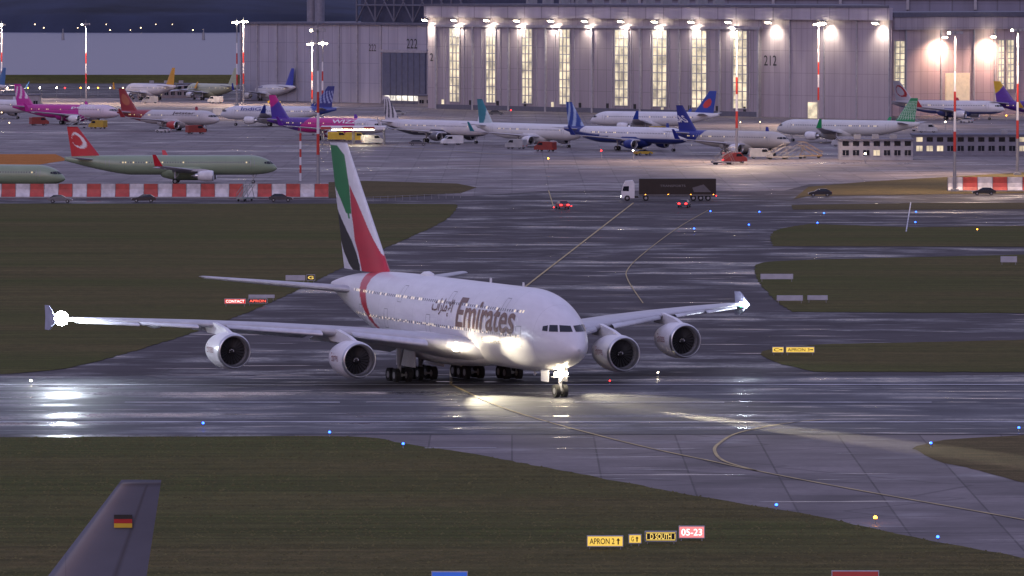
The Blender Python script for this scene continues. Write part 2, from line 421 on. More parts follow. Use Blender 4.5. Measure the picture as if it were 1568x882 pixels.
mb.build('cabin_doors',jet)
mb=MB()
mb.revx([(0,.02),(.5,.35),(1.5,.5),(2.6,.4),(4,.02)],(-40,0,10.62),white,14)
mb.box(-15,-14.6,-.03,.03,10.6,11.1,white); mb.box(-24,-23.5,-.03,.03,10.6,11.15,white); mb.box(-12,-11.6,-.03,.03,1.8,2.3,white)
mb.build('antennas',jet)
def onf(f,Xs,Xe,z0,z1,sd,off=.05):
    def fn(u,v):
        X=Xs+(Xe-Xs)*u; z=z0+(z1-z0)*v; return (-X,sd*(hwid(f,X,z)+off),z)
    return fn
textmap('title','Emirates',onf(fJ,24.6,9.1,6.15,9.2,-1),goldm,jet,.018,16)
textmap('title_arabic','\uFE95\uFE8D\uFEAE\uFE8E\uFEE3\uFEF9\uFE8D',onf(fJ,31.8,26.1,7.0,8.85,-1),goldm,jet,.012,12)
textmap('title_small','Emirates.com',onf(fJ,17.5,11.0,5.0,5.5,-1),goldm,jet,.0,8)
textmap('title','Emirates',onf(fJ,9.1,24.6,6.15,9.2,1),goldm,jet,.018,16)
# aircraft lamps
mb=MB()
mb.ball((-4.8,-.55,2.35),.2,L_warm);mb.ball((-4.8,.55,2.35),.2,L_warm);mb.ball((-4.8,0,2.75),.34,L_warm);mb.ball((-4.8,0,1.75),.14,L_warm)
mb.ball((-20.1,-5.3,4.35),.46,L_warm,14); mb.ball((-20.1,5.3,4.35),.33,L_warm)
mb.ball((-47.2,-38.9,6.6),.75,L_white,18); mb.ball((-47.3,38.9,6.6),.26,L_white)
mb.ball((-46.9,38.6,6.4),.12,L_green)
mb.build('lamps',jet)
lamp('nose_gear_light','SPOT',(-4.3,0,2.6),3800000,(1,.86,.6),jet,(1,.05,-.060),math.radians(7.5),.8,.12)
lamp('nose_gear_flood','POINT',(-3.9,0,2.0),170,(1,.85,.6),jet,rad=.2)
lamp('landing_light','SPOT',(-19.6,-5.5,4.3),60000,(1,.88,.62),jet,(1,.02,-.14),math.radians(42),.8,.3)
lamp('landing_light','SPOT',(-19.6,5.5,4.3),45000,(1,.88,.62),jet,(1,.06,-.15),math.radians(36),.8,.3)
lamp('strobe','POINT',(-46.2,-39.0,6.9),5500,(.8,.9,1),jet,rad=.9)
lamp('strobe','POINT',(-46.2,39.0,6.9),260,(.8,.9,1),jet,rad=.3)
# ---- narrow-body airliners
pS=paintmat('narrowbody_paint',[4.45],.55,5.5,33,.15,.1,ls=.8)
def airliner(tx,nx,gy,L=37.6,body=(.7,.69,.7),finc=(.03,.05,.3),rear=None,belly=None,near=1,finfn=None,title=None,tcol=None,rx=9,eng=None,sc_=1.0,pos=None,head=None,front=None,tx_pos=None):
    if pos is None:
        cx,cy=G((tx+nx)/2,gy); pr=(nx-tx)/S(gy); c=max(-1,min(1,pr/L)); h=Vector((c,-near*math.sqrt(1-c*c)))
        o=Vector((cx,cy))+h*L/2
    else: o=Vector(pos); h=Vector(head)
    e=empty('parked_airliner',(o.x,o.y,.06),math.atan2(h.y,h.x)); e.scale=(sc_,)*3
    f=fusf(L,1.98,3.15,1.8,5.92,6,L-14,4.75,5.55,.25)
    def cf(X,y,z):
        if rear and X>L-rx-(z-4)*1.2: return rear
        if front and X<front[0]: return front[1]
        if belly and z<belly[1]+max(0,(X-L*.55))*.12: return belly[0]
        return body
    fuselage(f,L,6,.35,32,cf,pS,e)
    ff=finfn or (lambda u,v:finc)
    fin(5.5,L-7.6,6.1,11.9,L-2.7,2.2,ff,pF,e,.05,22,30)
    xr=L*.335; mb=MB(); eb=mt('eng_%d_%d_%d'%tuple(int(99*q) for q in (eng or (.7,.69,.7))),eng or (.7,.69,.7),.35)
    fm=mt('shark_%d_%d_%d'%tuple(int(99*q) for q in (finc)),finc,.35)
    for sd in (1,-1):
        wing(mb,[(1.2,xr-.4,7.2,2.55,.13,1.5),(2.2,xr+.3,6.6,2.65,.13,1.5),(6.2,xr+2.6,4.2,3.05,.115,1),(16.6,xr+8.1,1.7,4.1,.1,0)],sd,wingp)
        wing(mb,[(.4,L-6.6,3.6,5.0,.1,0),(6.2,L-3.0,1.4,5.6,.09,0)],sd,wingp)
        a=[(-(xr+8.1),4.1),(-(xr+9.5),6.5),(-(xr+10.2),6.5),(-(xr+9.8),4.1)]
        mb.hull([(a[0][0],sd*16.6,a[0][1]),(a[1][0],sd*17.3,a[1][1]),(a[2][0],sd*17.3,a[2][1]),(a[3][0],sd*16.6,a[3][1])],
                [(a[0][0],sd*16.75,a[0][1]),(a[1][0],sd*17.42,a[1][1]),(a[2][0],sd*17.42,a[2][1]),(a[3][0],sd*16.75,a[3][1])],fm)
        engine(mb,xr-1.9,sd*5.75,1.75,.6,eb,22); pylon(mb,xr-1.9,sd*5.75,1.75,.6,xr+2.2,2.95,wingp)
        bogie(mb,L*.475,sd*3.8,1,.58,.45,2.8)
        for yy,xx in ((5,6.2),(9,7.2),(13,8.6)): mb.revx([(0,.02),(.6,.2),(1.8,.18),(2.8,.02)],(-(xr+xx-1),sd*yy,2.75+yy*.07),wingp,8)
        for X in (4.6,L-9.5):
            for xa in (X,X+.8):
                vs=[]
                for j in range(4):
                    z=3.6+1.8*j/3
                    for x in (xa,xa+.08): vs.append((-x,sd*(hwid(f,x,z)+.02),z))
                mb.add(vs,[(2*j,2*j+1,2*j+3,2*j+2) for j in range(3)],steel)
    bogie(mb,5.0,0,1,.38,.25,2.0)
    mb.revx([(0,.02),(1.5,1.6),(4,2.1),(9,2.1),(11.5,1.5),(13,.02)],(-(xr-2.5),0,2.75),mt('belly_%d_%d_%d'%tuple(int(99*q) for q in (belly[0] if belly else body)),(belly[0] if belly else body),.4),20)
    panes(mb,f,3.2,[(2,24,4.12,4.6,4.1,4.64),(27,50,4.1,4.64,4.1,4.6),(53,68,4.12,4.6,4.2,4.5)],glass)
    mb.build('airframe_parts',e)
    if title:
        sd=-1 if h.x>0 else 1
        a,b,z0,z1=tx_pos or (L*.42,L*.2,4.55,5.5)
        if sd==1: a,b=b,a
        textmap('title',title,onf(f,a,b,z0,z1,sd,.04),mt('ttl_%d_%d_%d'%tuple(int(99*q) for q in tcol),tcol,.4),e,.02,6)
    return e,f
PRI=(.24,.31,.2); NV=(.015,.03,.2)
def circ(bg,fg,cu=.5,cv=.55,r=.26,hole=True):
    def fn(u,v):
        d=math.hypot((u-cu)*.75,v-cv)
        if d<r and not (hole and math.hypot((u-cu-.08)*.75,v-cv)<r*.72): return fg
        return bg
    return fn
def stripes(bg,fg,fr=5,sl=1.2,lo=0,hi=1):
    def fn(u,v):
        return fg if (lo<v<hi and ((u*sl+v)*fr)%1<.42) else bg
    return fn
def split(a,b,k=.5,sl=.6): return lambda u,v: a if v+u*sl>k else b
airliner(98,425,281,44.5,PRI,(.5,.015,.03),finfn=circ((.5,.015,.03),(.75,.72,.72)))
airliner(-228,103,297,44.5,PRI,(.2,.25,.2))
airliner(16,186,190,37.6,(.45,.02,.25),(.5,.03,.3),front=(13,(.65,.55,.62)),title='peach',tcol=(.7,.7,.7),finfn=stripes((.5,.03,.3),(.7,.6,.7),2.2,1.0,.3,.9))
airliner(176,338,200,37.6,(.5,.48,.49),(.28,.025,.03),rear=(.28,.025,.03),rx=11,title='Jetstar',tcol=(.05,.03,.03),finfn=circ((.28,.025,.03),(.4,.12,.06),.5,.5,.25,False),eng=(.4,.05,.05))
airliner(516,336,193,37.6,(.62,.62,.66),NV,title='IndiGo',tcol=NV,finfn=stripes(NV,(.3,.35,.6),4,1.0,.2,.8),rear=(.04,.07,.3),rx=6,near=-1)
airliner(407,592,214,40,(.5,.015,.22),(.12,.02,.3),rear=(.08,.02,.25),rx=13,finfn=split((.5,.015,.22),(.06,.03,.3),.75,.3),front=(9,(.6,.58,.62)),title='WIZZ',tcol=(.75,.75,.78))
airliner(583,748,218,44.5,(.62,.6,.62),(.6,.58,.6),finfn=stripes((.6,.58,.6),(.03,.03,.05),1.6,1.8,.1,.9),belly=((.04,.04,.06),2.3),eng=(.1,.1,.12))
airliner(728,888,224,44.5,(.66,.66,.66),(.02,.2,.25),finfn=split((.02,.2,.25),(.5,.6,.62),.6,.9))
airliner(865,1050,230,44.5,(.68,.68,.7),NV,belly=((.015,.03,.17),3.1),rear=(.015,.03,.2),rx=6,finfn=stripes((.02,.06,.3),(.35,.45,.65),1.5,1.2),eng=NV)
airliner(1098,905,203,40,(.68,.68,.7),(.02,.06,.35),finfn=circ((.02,.06,.35),(.6,.05,.05),.5,.45,.2,False),near=-1)
sas,_=airliner(1035,1205,237,37.6,(.5,.47,.42),(.01,.02,.22),rear=(.01,.02,.22),rx=9)
textmap('fin_title','SAS',lambda u,v:(-36.6+3.6*u-1.9*(v-.5)-.3,-.5,7.7+1.7*v),white,sas,.02)
airliner(1403,1193,218,44.5,(.64,.64,.62),(.02,.3,.1),finfn=stripes((.02,.28,.1),(.5,.65,.5),3,2.5,.1,.9),near=-1)
airliner(1367,1535,183,37.6,(.7,.69,.7),(.5,.05,.06),finfn=circ((.68,.66,.68),(.5,.03,.03),.45,.5,.3),belly=((.08,.1,.3),2.5))
airliner(1522,1690,184,37.6,(.08,.02,.2),(.6,.35,.02),rear=(.08,.02,.25),finfn=split((.7,.45,.03),(.1,.03,.3),.8,.4))
airliner(273,190,153,37.6,(.6,.58,.6),(.6,.3,.02),near=-1)
airliner(368,284,153,37.6,(.4,.42,.28),(.4,.45,.3),near=-1)
airliner(454,375,154,37.6,(.66,.66,.68),(.03,.05,.4),title='IndiGo',tcol=NV,near=-1)
airliner(-95,50,181,37.6,(.62,.6,.62),(.5,.5,.55))
airliner(16,-70,153,37.6,(.55,.55,.58),(.05,.15,.35),near=-1)
# foreground aircraft: only its fin reaches into view
fg,_=airliner(0,0,0,37.6,(.2,.2,.24),(.1,.1,.13),sc_=1.055,pos=(-20.4-37.1*1.055,360),head=(-1,0.0),finfn=lambda u,v:((.11,.115,.155) if v<.965 else (.07,.07,.09)) if u<.68 or u>.7 else (.07,.07,.09))
mb=MB()
for i,c in enumerate(((.01,.01,.01),(.4,.01,.01),(.6,.38,.02))):
    z1=10.0-i*.24; m_=mt('flag_%d'%i,c,.5)
    mb.box(-35.5,-34.5,.27,.3,z1-.237,z1,m_)
mb.build('national_flag',fg)
# ---------------------------------------------------------------- surfaces
def cat(pts,n=8,closed=False):
    out=[];m=len(pts)
    for i in range(m-1):
        p0=pts[max(i-1,0)];p1=pts[i];p2=pts[i+1];p3=pts[min(i+2,m-1)]
        for k in range(n):
            t=k/n
            out.append(tuple(.5*((2*b)+(c-a)*t+(2*a-5*b+4*c-d)*t*t+(3*b-a-3*c+d)*t**3) for a,b,c,d in zip(p0,p1,p2,p3)))
    out.append(pts[-1]); return out
def sheet(name,px,z,mat,rag=0):
    mb=MB(); pts=[G(*p) for p in px]
    if rag:
        q=[]; n=len(pts)
        for i in range(n):
            a=Vector(pts[i]);b=Vector(pts[(i+1)%n]); L=(b-a).length; k=max(1,min(120,int(L/1.6)))
            if abs(a.x)>130 and abs(b.x)>130: k=1
            for j in range(k):
                p=a.lerp(b,j/k); q.append((p.x+random.uniform(-.2,.2),p.y+(random.uniform(-rag,rag) if k>1 else 0)))
        pts=q
    mb.add([(x,y,z) for x,y in pts],[tuple(range(len(pts)))],mat)
    ob=mb.build(name); bm=bmesh.new(); bm.from_mesh(ob.data); bmesh.ops.triangulate(bm,faces=bm.faces[:]); bmesh.ops.recalc_face_normals(bm,faces=bm.faces[:])
    for f_ in bm.faces:
        if f_.normal.z<0: f_.normal_flip()
    bm.to_mesh(ob.data); bm.free(); return [G(*p) for p in px]
def ribbon(mb,px,w,z,mat,n=8,smooth=True):
    pts=[Vector(G(*p)) for p in px]
    if smooth and len(pts)>2: pts=[Vector(p) for p in cat([tuple(p) for p in pts],n)]
    vs=[]
    for i,p in enumerate(pts):
        d=(pts[min(i+1,len(pts)-1)]-pts[max(i-1,0)]).normalized(); nn=Vector((-d.y,d.x))*w/2
        vs+=[(p.x+nn.x,p.y+nn.y,z),(p.x-nn.x,p.y-nn.y,z)]
    mb.add(vs,[(2*i,2*i+1,2*i+3,2*i+2) for i in range(len(pts)-1)],mat)
asph=wet('taxiway_asphalt',(.062,.053,.057),(.035,.033,.038),(.50,.62),.8,.07,(.016,.05,1),0,.3,(.61,.66))
runm=wet('runway_asphalt',(.08,.08,.088),(.05,.05,.056),(.49,.62),.7,.1,(.012,.12,1),0,.32,(.58,.64))
conc=wet('taxiway_concrete',(.15,.132,.132),(.09,.085,.088),(.55,.67),.72,.12,(.02,.06,1),7.5,.3,(.62,.67))
apr=wet('apron_concrete',(.17,.145,.147),(.09,.08,.084),(.51,.63),.65,.13,(.01,.03,1),7.5,.32,(.6,.66))
grs=grassmat('grass',(.075,.082,.024),(.115,.092,.038),(.064,.062,.025))
grs2=grassmat('grass_dry',(.1,.08,.04),(.13,.095,.048),(.07,.062,.03))
orange_lit_ground=grassmat('orange_lit_ground',(.4,.15,.04),(.45,.18,.05),(.3,.12,.03))  # ground lit orange: the light is put into its colour
mb=MB(); mb.add([(-9000,-3000,0),(9000,-3000,0),(9000,9000,0),(-9000,9000,0)],[(0,1,2,3)],asph); mb.build('ground')
sheet('runway',[(-800,577),(2400,577),(2400,666),(-800,666)],.02,runm)
sheet('concrete_taxiway',[(450,667),(2400,667),(2400,1100),(450,1100)],.02,conc)
sheet('apron',[(-900,296),(500,296),(720,300),(840,292),(1200,292),(1240,282),(2400,272),(2400,150),(-900,150)],.02,apr)
upl=cat([(700,313),(697,322),(680,338),(640,358),(580,384),(520,412),(440,452),(360,486),(270,518),(170,548),(90,566),(0,574)],6)
sheet('grass_field',[(-700,312),(600,312)]+upl+[(-700,575)],.05,grs,.5)
sheet('grass_field',[(503,279),(560,277),(700,281),(730,287),(705,296),(600,303),(503,303)],.05,grs2)
low=cat([(0,671),(300,670),(540,670),(620,681),(760,703),(900,730),(1100,767),(1250,792),(1400,825),(1568,857),(1900,930)],6)
lowpts=sheet('grass_field',[(-500,671)]+low+[(1900,1150),(-500,1150)],.05,grs,.45)
sheet('grass_field',cat([(1400,690),(1410,684),(1450,675),(1568,668)],6)+[(2200,650),(2200,900)]+cat([(1568,741),(1500,722),(1440,708),(1400,690)],6)[:-1],.05,grs2,.4)
sheet('grass_field',[(1238,286),(1330,278),(1568,264),(2200,258),(2200,292),(1568,296),(1240,300),(1215,305)],.05,grs2)
sheet('grass_field',[(1212,314),(1400,311),(2200,308),(2200,318),(1400,321),(1214,321)],.05,grs2)
sheet('grass_field',cat([(1240,343),(1190,352),(1180,366),(1185,377)],5)+[(1568,378),(2200,376),(2200,346),(1568,346),(1395,348)],.05,grs,.5)
sheet('grass_field',cat([(1240,398),(1170,402),(1156,412),(1165,435),(1190,462),(1215,478)],6)+[(1568,480),(2200,480),(2200,390),(1568,390)],.05,grs,.5)
sheet('grass_field',cat([(1260,528),(1200,533),(1165,541),(1190,556),(1250,570)],6)+[(2200,572),(2200,518),(1568,521)],.05,grs,.5)
sheet('lit_ground_patch',[(-300,236),(85,236),(105,245),(60,252),(-300,253)],.05,orange_lit_ground)  # strip of lit ground, its orange light painted as surface colour
# markings
yel=mt('yellow_marking',(.42,.32,.12),.6,var=.45,scale=.3); whm=mt('white_marking',(.5,.5,.54),.55,var=.6,scale=.2)
mb=MB()
ribbon(mb,[(-700,590.5),(2300,590.5)],.9,.08,whm,smooth=False); ribbon(mb,[(-700,648),(2300,648)],1.1,.08,whm,smooth=False)
for a,b in ((190,520),(560,700),(880,1110),(1180,1428)): ribbon(mb,[(a,617.5),(b,617.5)],.8,.08,whm,smooth=False)
ribbon(mb,[(650,688),(760,688)],.5,.08,whm,smooth=False)
ribbon(mb,[(1395,310),(1388,355)],.2,.08,whm,smooth=False)
ribbon(mb,[(720,397),(900,395)],.3,.08,whm,smooth=False)
mb.build('white_markings')
mb=MB()
ribbon(mb,[(970,311),(930,342),(880,381),(808,437),(760,478),(700,540),(690,590)],.3,.08,yel)
ribbon(mb,[(1085,322),(1040,348),(990,385),(962,412),(962,430),(985,465)],.15,.08,yel)
ribbon(mb,[(690,590),(760,622),(830,645),(915,668),(1000,689),(1090,708),(1160,723),(1300,750),(1568,798),(1900,860)],.28,.08,yel)
ribbon(mb,[(1260,644),(1190,652),(1130,665),(1103,680),(1095,692),(1110,708),(1160,723)],.3,.08,yel)
ribbon(mb,[(840,292),(848,318)],.2,.08,yel); ribbon(mb,[(200,226),(520,222),(800,238),(1200,252),(1568,256)],.5,.08,yel)
mb.build('yellow_markings')
# grass tufts
def pin(x,y,P):
    c=False;j=len(P)-1
    for i in range(len(P)):
        if (P[i][1]>y)!=(P[j][1]>y) and x<(P[j][0]-P[i][0])*(y-P[i][1])/(P[j][1]-P[i][1])+P[i][0]: c=not c
        j=i
    return c
mb=MB(); cnt=0; V=[];FF=[]
tuft=simple('grass_blades',(.11,.1,.04),1,var=.5,scale=.4)
while cnt<15000:
    x=random.uniform(-55,52); y=random.uniform(425,568)
    if abs(x)>y*.09+3 or not pin(x,y,lowpts): continue
    cnt+=1; h=random.uniform(.03,.12); w=random.uniform(.05,.16); a=random.uniform(-.5,.5); dx=math.cos(a)*w; dy=math.sin(a)*w
    o=len(V); V+=[(x-dx,y-dy,.05),(x+dx,y+dy,.05),(x+random.uniform(-.1,.1),y+h*.8,.05+h)]; FF.append((o,o+1,o+2))
mb.add(V,FF,tuft); mb.build('grass_tufts')
# water, hills
m,nt,b=base('river_water'); b.inputs['Base Color'].default_value=(.07,.07,.13,1); b.inputs['Roughness'].default_value=.35
bm=N(nt,'ShaderNodeBump',None,{'Strength':.5,'Distance':.4,'Height':noise(nt,ocoord(nt,(.02,.06,1)),1.,5)}); nt.links.new(bm.outputs[0],b.inputs['Normal'])
mb=MB(); mb.add([(-4000,2745,.5),(4000,2745,.5),(4000,5600,.5),(-4000,5600,.5)],[(0,1,2,3)],m); mb.build('river_water')
mb=MB(); vs=[]; nx=120
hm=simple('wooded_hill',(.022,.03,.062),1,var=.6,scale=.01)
for j,(yy,zz) in enumerate(((5500,0),(5520,14),(5800,34),(6300,70),(7000,95))):
    for i in range(nx): 
        x=-2500+5000*i/(nx-1); vs.append((x,yy+40*math.sin(i*.7),zz*(1+.16*math.sin(i*.37+j)+.1*math.sin(i*1.3))))
mb.add(vs,[(j*nx+i,j*nx+i+1,(j+1)*nx+i+1,(j+1)*nx+i) for j in range(4) for i in range(nx-1)],hm,True); mb.build('hill')
mb=MB()
for i in range(14):
    x=random.uniform(-470,-250); mb.ball((x,5440,random.choice((3,5,8))),random.uniform(.3,.55),L_dim,6)
mb.build('shore_lights')
for px in (97,312): 
    mb=MB(); x,y=G(px,62); mb.tube((x,y,0),(x,y,6),1.2,1.0,steel,8); mb.tube((x,y,6),(x,y,9),.4,.4,steel,6); mb.build('river_beacon')
mb=MB(); x0,y0=G(-400,127); x1,y1=G(378,127)
mb.hull([(x0,y0-10,0),(x0,y0,3.5),(x0,y0+6,3.5),(x0,y0+16,0)],[(x1,y0-10,0),(x1,y0,3.5),(x1,y0+6,3.5),(x1,y0+16,0)],grs); mb.build('dike')
# ---------------------------------------------------------------- hangars
def clad(name,col,pitch=3.0,var=.1,em=None,es=0):
    m,nt,b=base(name); v=ocoord(nt); sp=N(nt,'ShaderNodeSeparateXYZ',None,{0:v})
    fr=M(nt,'FRACT',M(nt,'DIVIDE',sp.outputs[0],pitch)); ln=M(nt,'LESS_THAN',fr,.06)
    fz=M(nt,'LESS_THAN',M(nt,'FRACT',M(nt,'DIVIDE',sp.outputs[2],7.0)),.02)
    id_=N(nt,'ShaderNodeTexWhiteNoise',{'noise_dimensions':'1D'},{'W':M(nt,'FLOOR',M(nt,'DIVIDE',sp.outputs[0],pitch))}).outputs[0]
    k=M(nt,'ADD',.92,M(nt,'MULTIPLY',id_,.14)); k=M(nt,'MULTIPLY',k,M(nt,'SUBTRACT',1.0,M(nt,'MULTIPLY',M(nt,'MAXIMUM',ln,fz),.35)))
    k=M(nt,'MULTIPLY',k,rng(nt,noise(nt,ocoord(nt,(1,1,.15)),.3,5),.3,.7,.85,1.08))
    cc=mixc(nt,1.0,c4(col),N(nt,'ShaderNodeCombineColor',None,{0:k,1:k,2:k}).outputs[0],'MULTIPLY')
    nt.links.new(cc,b.inputs['Base Color']); b.inputs['Roughness'].default_value=.55
    return m
def glow(name,col,st):
    m,nt,b=base(name); v=ocoord(nt); n=noise(nt,v,.3,4); k=rng(nt,n,.32,.66,st*.3,st*1.25)
    b.inputs['Base Color'].default_value=(.2,.2,.2,1); b.inputs['Roughness'].default_value=.1
    b.inputs['Emission Color'].default_value=c4(col); nt.links.new(k,b.inputs['Emission Strength']); return m
wallA=clad('hangar_cladding',(.33,.29,.33),4.6); wallB=clad('hangar_cladding_light',(.38,.33,.37),2.6); wallC=clad('hangar_cladding_grey',(.34,.33,.4),5.5)
wallD=clad('hangar_cladding_pink',(.44,.34,.36),3.2); trim=mt('grey_trim',(.34,.33,.37),.5); roofm=mt('roof_dark',(.11,.11,.15),.7)
gl=glow('lit_glazing',(1,.84,.56),.95); gl2=glow('lit_glazing_white',(1,.93,.8),1.5); gl3=glow('office_glazing',(1,.8,.5),.8)
def facade(p1,p2):
    A=Vector(p1);B=Vector(p2);D=B-A; L=D.length
    def t(px):
        k=(px-784)/F; tt=(k*A.y-A.x)/(D.x-k*D.y); return tt*L
    def Yat(x): return (A+D*(x/L)).y
    return A,L,math.atan2(D.y,D.x),t,Yat
A,LL,rz,tp,Yat=facade(G(655,166),G(1365,184))
hg=empty('aircraft_hangar',(A.x,A.y,0),rz)
TOP=35.0
mb=MB()
xd0=tp(672);xd1=tp(1165)
mb.plan([(0,0),(LL,0),(LL-106,86),(0,86)],0,TOP-.4,wallB)
mb.box(xd0,xd1,-.9,-.05,0,27.6,wallA)
mb.build('walls',hg)
mb=MB()
mb.plan([(-.5,-1.6),(LL+.5,-1.6),(LL-106.5,86.5),(-.5,86.5)],TOP-.38,TOP+.4,roofm)
mb.box(-.4,LL+.4,-1.3,-.02,TOP-4.2,TOP-.4,clad('fascia_cladding',(.4,.37,.43),9.))
mb.box(xd0-1,xd1+1,-1.5,-.02,27.65,28.5,trim)
for i in range(12): mb.box(i*9+3,i*9+4.2,40,44,TOP+.4,TOP+2.2,steel)
mb.build('roof',hg)
mb=MB(); fr=MB()
wp=[(692,708),(748,763),(803,819),(860,877),(945,966),(1003,1025),(1063,1086),(1126,1148)]
for a,b_ in wp:
    xa,xb=tp(a),tp(b_); mb.box(xa,xb,-1.0,-.91,2.5,27.2,gl)
    n=3
    for i in range(n+1):
        x=xa+(xb-xa)*i/n; w=.3 if 0<i<n else .4; fr.box(x-w/2,x+w/2,-1.25,-1.01,2.4,27.3,trim)
    for j in range(10):
        z=2.5+24.7*j/9; fr.box(xa,xb,-1.2,-1.02,z-.14,z+.14,trim)
mb.build('lit_glazing',hg); fr.build('window_frames',hg)
mb=MB()
es=[672]+[x for p in zip([ (p[1]+q[0])/2 for p,q in zip(wp,wp[1:])]) for x in p]+[1165]
for px in es:
    x=tp(px); mb.box(x-.35,x+.35,-1.5,-.92,0,27.6,trim)
for p in wp:
    for d_ in (-9,9):
        x=tp(sum(p)/2+d_*1.6); mb.box(x-.12,x+.12,-1.15,-.92,0,27.6,trim)
mb.box(xd0,xd1,-1.3,-.92,0,1.6,roofm)
for px in (1165,1210,1262,1312,1362): x=tp(px); mb.box(x-.25,x+.25,-.4,-.02,0,TOP-4.3,trim)
mb.box(tp(1238),tp(1252),-.3,-.03,0,5,gl)
for i in range(12):
    px=680+i*42; x=tp(px); mb.box(x,x+1.1,-1.12,-.93,1.65,3.2,gl if i%4==0 else dark)
mb.build('door_ribs',hg)
mb=MB()
for px in (662,707,757,803,855,907,962,1014,1070,1127,1188,1272,1352):
    x=tp(px); mb.box(x-1.3,x+1.3,-3.6,-3.0,TOP-5.0,TOP-4.5,steel); mb.box(x-.1,x+.1,-3.3,-1.35,TOP-4.4,TOP-4.2,steel)
    mb.hull([(x-1.2,-3.62,TOP-5.0),(x+1.2,-3.62,TOP-5.0),(x+1.2,-3.0,TOP-5.35),(x-1.2,-3.0,TOP-5.35)],[(x-1.2,-3.66,TOP-5.05),(x+1.2,-3.66,TOP-5.05),(x+1.2,-3.04,TOP-5.4),(x-1.2,-3.04,TOP-5.4)],L_warm)
    lamp('floodlight','SPOT',(x,-3.0,TOP-5.6),8500,(1,.87,.66),hg,(0,.55,-1),math.radians(125),.9,.5)
mb.build('floodlights',hg)
for s_,px,py,hh in (('212',1168,100,3.2),('211',658,93,2.6)):
    x=tp(px) if px>700 else .8; z=ZAT(py,Yat(x))
    textmap('number',s_,lambda u,v,x=x,z=z,hh=hh:(x+.6+u*hh*1.9,-.08,z+v*hh),dark,hg,.0)
mb=MB(); mb.box(0,330,130,250,0,44,clad('rear_cladding',(.2,.2,.28),8)); mb.box(-2,332,128,252,44,45,roofm)
for i in range(14): mb.box(i*24,i*24+1,129,129.9,33,44,trim)
mb.box(0,330,129.2,129.95,36.5,37.0,trim); mb.box(290,300,129.2,129.95,37.4,39.0,gl3)
mb.build('rear_hangar',None,(A.x+8,A.y,0),math.radians(-8))
# left hangar
A,LL,rz,tp2,Yat=facade(G(370,153),G(656,160)); h2=empty('aircraft_hangar',(A.x,A.y,0),rz)
mb=MB(); mb.box(0,LL,0,70,0,27.6,wallC); mb.box(-.5,LL+.5,-.8,70.5,27.62,28.4,roofm)
mb.box(tp2(588),tp2(653),-.7,-.03,3.0,18,mt('door_dark',(.1,.11,.17),.5)); mb.box(tp2(586),tp2(655),-.9,-.02,18.05,19,trim)
mb.box(tp2(591),tp2(653),-.6,-.04,1.2,2.9,gl2); mb.box(tp2(588),tp2(653),-.7,-.03,0,1.15,roofm)
for px in range(600,652,9): x=tp2(px); mb.box(x-.15,x+.15,-.85,-.72,0,18,roofm)
for px in (370,395,425,455,486,520,548,584): x=tp2(px); mb.box(x-.35,x+.35,-.5,-.02,0,27.6,trim)
mb.build('walls',h2)
for s_,px,py,hh in (('222',623,74,3.4),('222',565,78,2.4)):
    x=tp2(px); z=ZAT(py,Yat(x)); textmap('number',s_,lambda u,v,x=x,z=z,hh=hh:(x+u*hh*1.8,-.06,z+v*hh),dark,h2,.0)
mb=MB(); z0=28.5; xa,xb=tp2(478),tp2(652)
mb.box(xa,xb,22,60,z0,43,mt('truss_hall',(.06,.065,.11),.7))
n=6; dsteel=mt('truss_steel',(.13,.13,.17),.6)
for i in range(n):
    x=xa+(xb-xa)*i/n; x2=xa+(xb-xa)*(i+1)/n
    mb.tube((x,20,z0),(x2,20,43),.3,.3,dsteel,6); mb.tube((x2,20,z0),(x,20,43),.3,.3,dsteel,6); mb.tube((x,20,z0),(x,20,43),.35,.35,dsteel,6)
mb.tube((xa,20,z0+6),(xb,20,z0+6),.35,.35,dsteel,6)
mb.build('roof_truss',h2)
mb=MB()
for px in (376,388,459): 
    x=tp2(px); mb.tube((x,30,28),(x,30,46),1.8,1.8,mt('silo_grey',(.2,.2,.25),.5),20); mb.tube((x,30,38),(x,30,38.5),2.0,2.0,trim,20)
mb.build('ventilation_stacks',h2)
# right hangar
A,LL,rz,tp3,Yat=facade(G(1366,178),G(1720,171)); h3=empty('aircraft_hangar',(A.x,A.y,0),rz)
mb=MB(); mb.box(0,LL,0,60,0,31.5,wallD); mb.box(-.5,LL+.5,-1.2,60.5,31.52,33,roofm); mb.box(0,LL,-.9,-.02,27.5,31.5,wallB)
mb.box(tp3(1447),tp3(1483),-.5,-.03,1,13.5,mt('roller_door',(.6,.5,.38),.5,em=(1,.8,.5),es=.25))
for px in (1386,1440,1490,1522,1556): x=tp3(px); mb.box(x-.3,x+.3,-.5,-.02,0,27.4,trim)
mb.build('walls',h3)
mb=MB()
for a,b_ in ((1369,1384),(1527,1536),(1541,1551)):
    xa,xb=tp3(a),tp3(b_); mb.box(xa,xb,-.3,-.04,8,24,gl)
    for j in range(9): z=8+2*j; mb.box(xa,xb,-.42,-.31,z-.12,z+.12,trim)
    for i in range(3): x=xa+(xb-xa)*i/2; mb.box(x-.15,x+.15,-.43,-.305,8,24.1,trim)
mb.build('lit_glazing',h3)
mb=MB()
for px in (1436,1510):
    x=tp3(px); mb.box(x-.7,x+.7,-3.4,-2.6,24.8,25.2,L_warm); mb.box(x-.1,x+.1,-3,-.95,25.25,25.4,steel)
    lamp('floodlight','SPOT',(x,-4.2,24.0),26000,(1,.66,.46),h3,(0,.45,-1),math.radians(150),.9,.6)
mb.build('floodlights',h3)
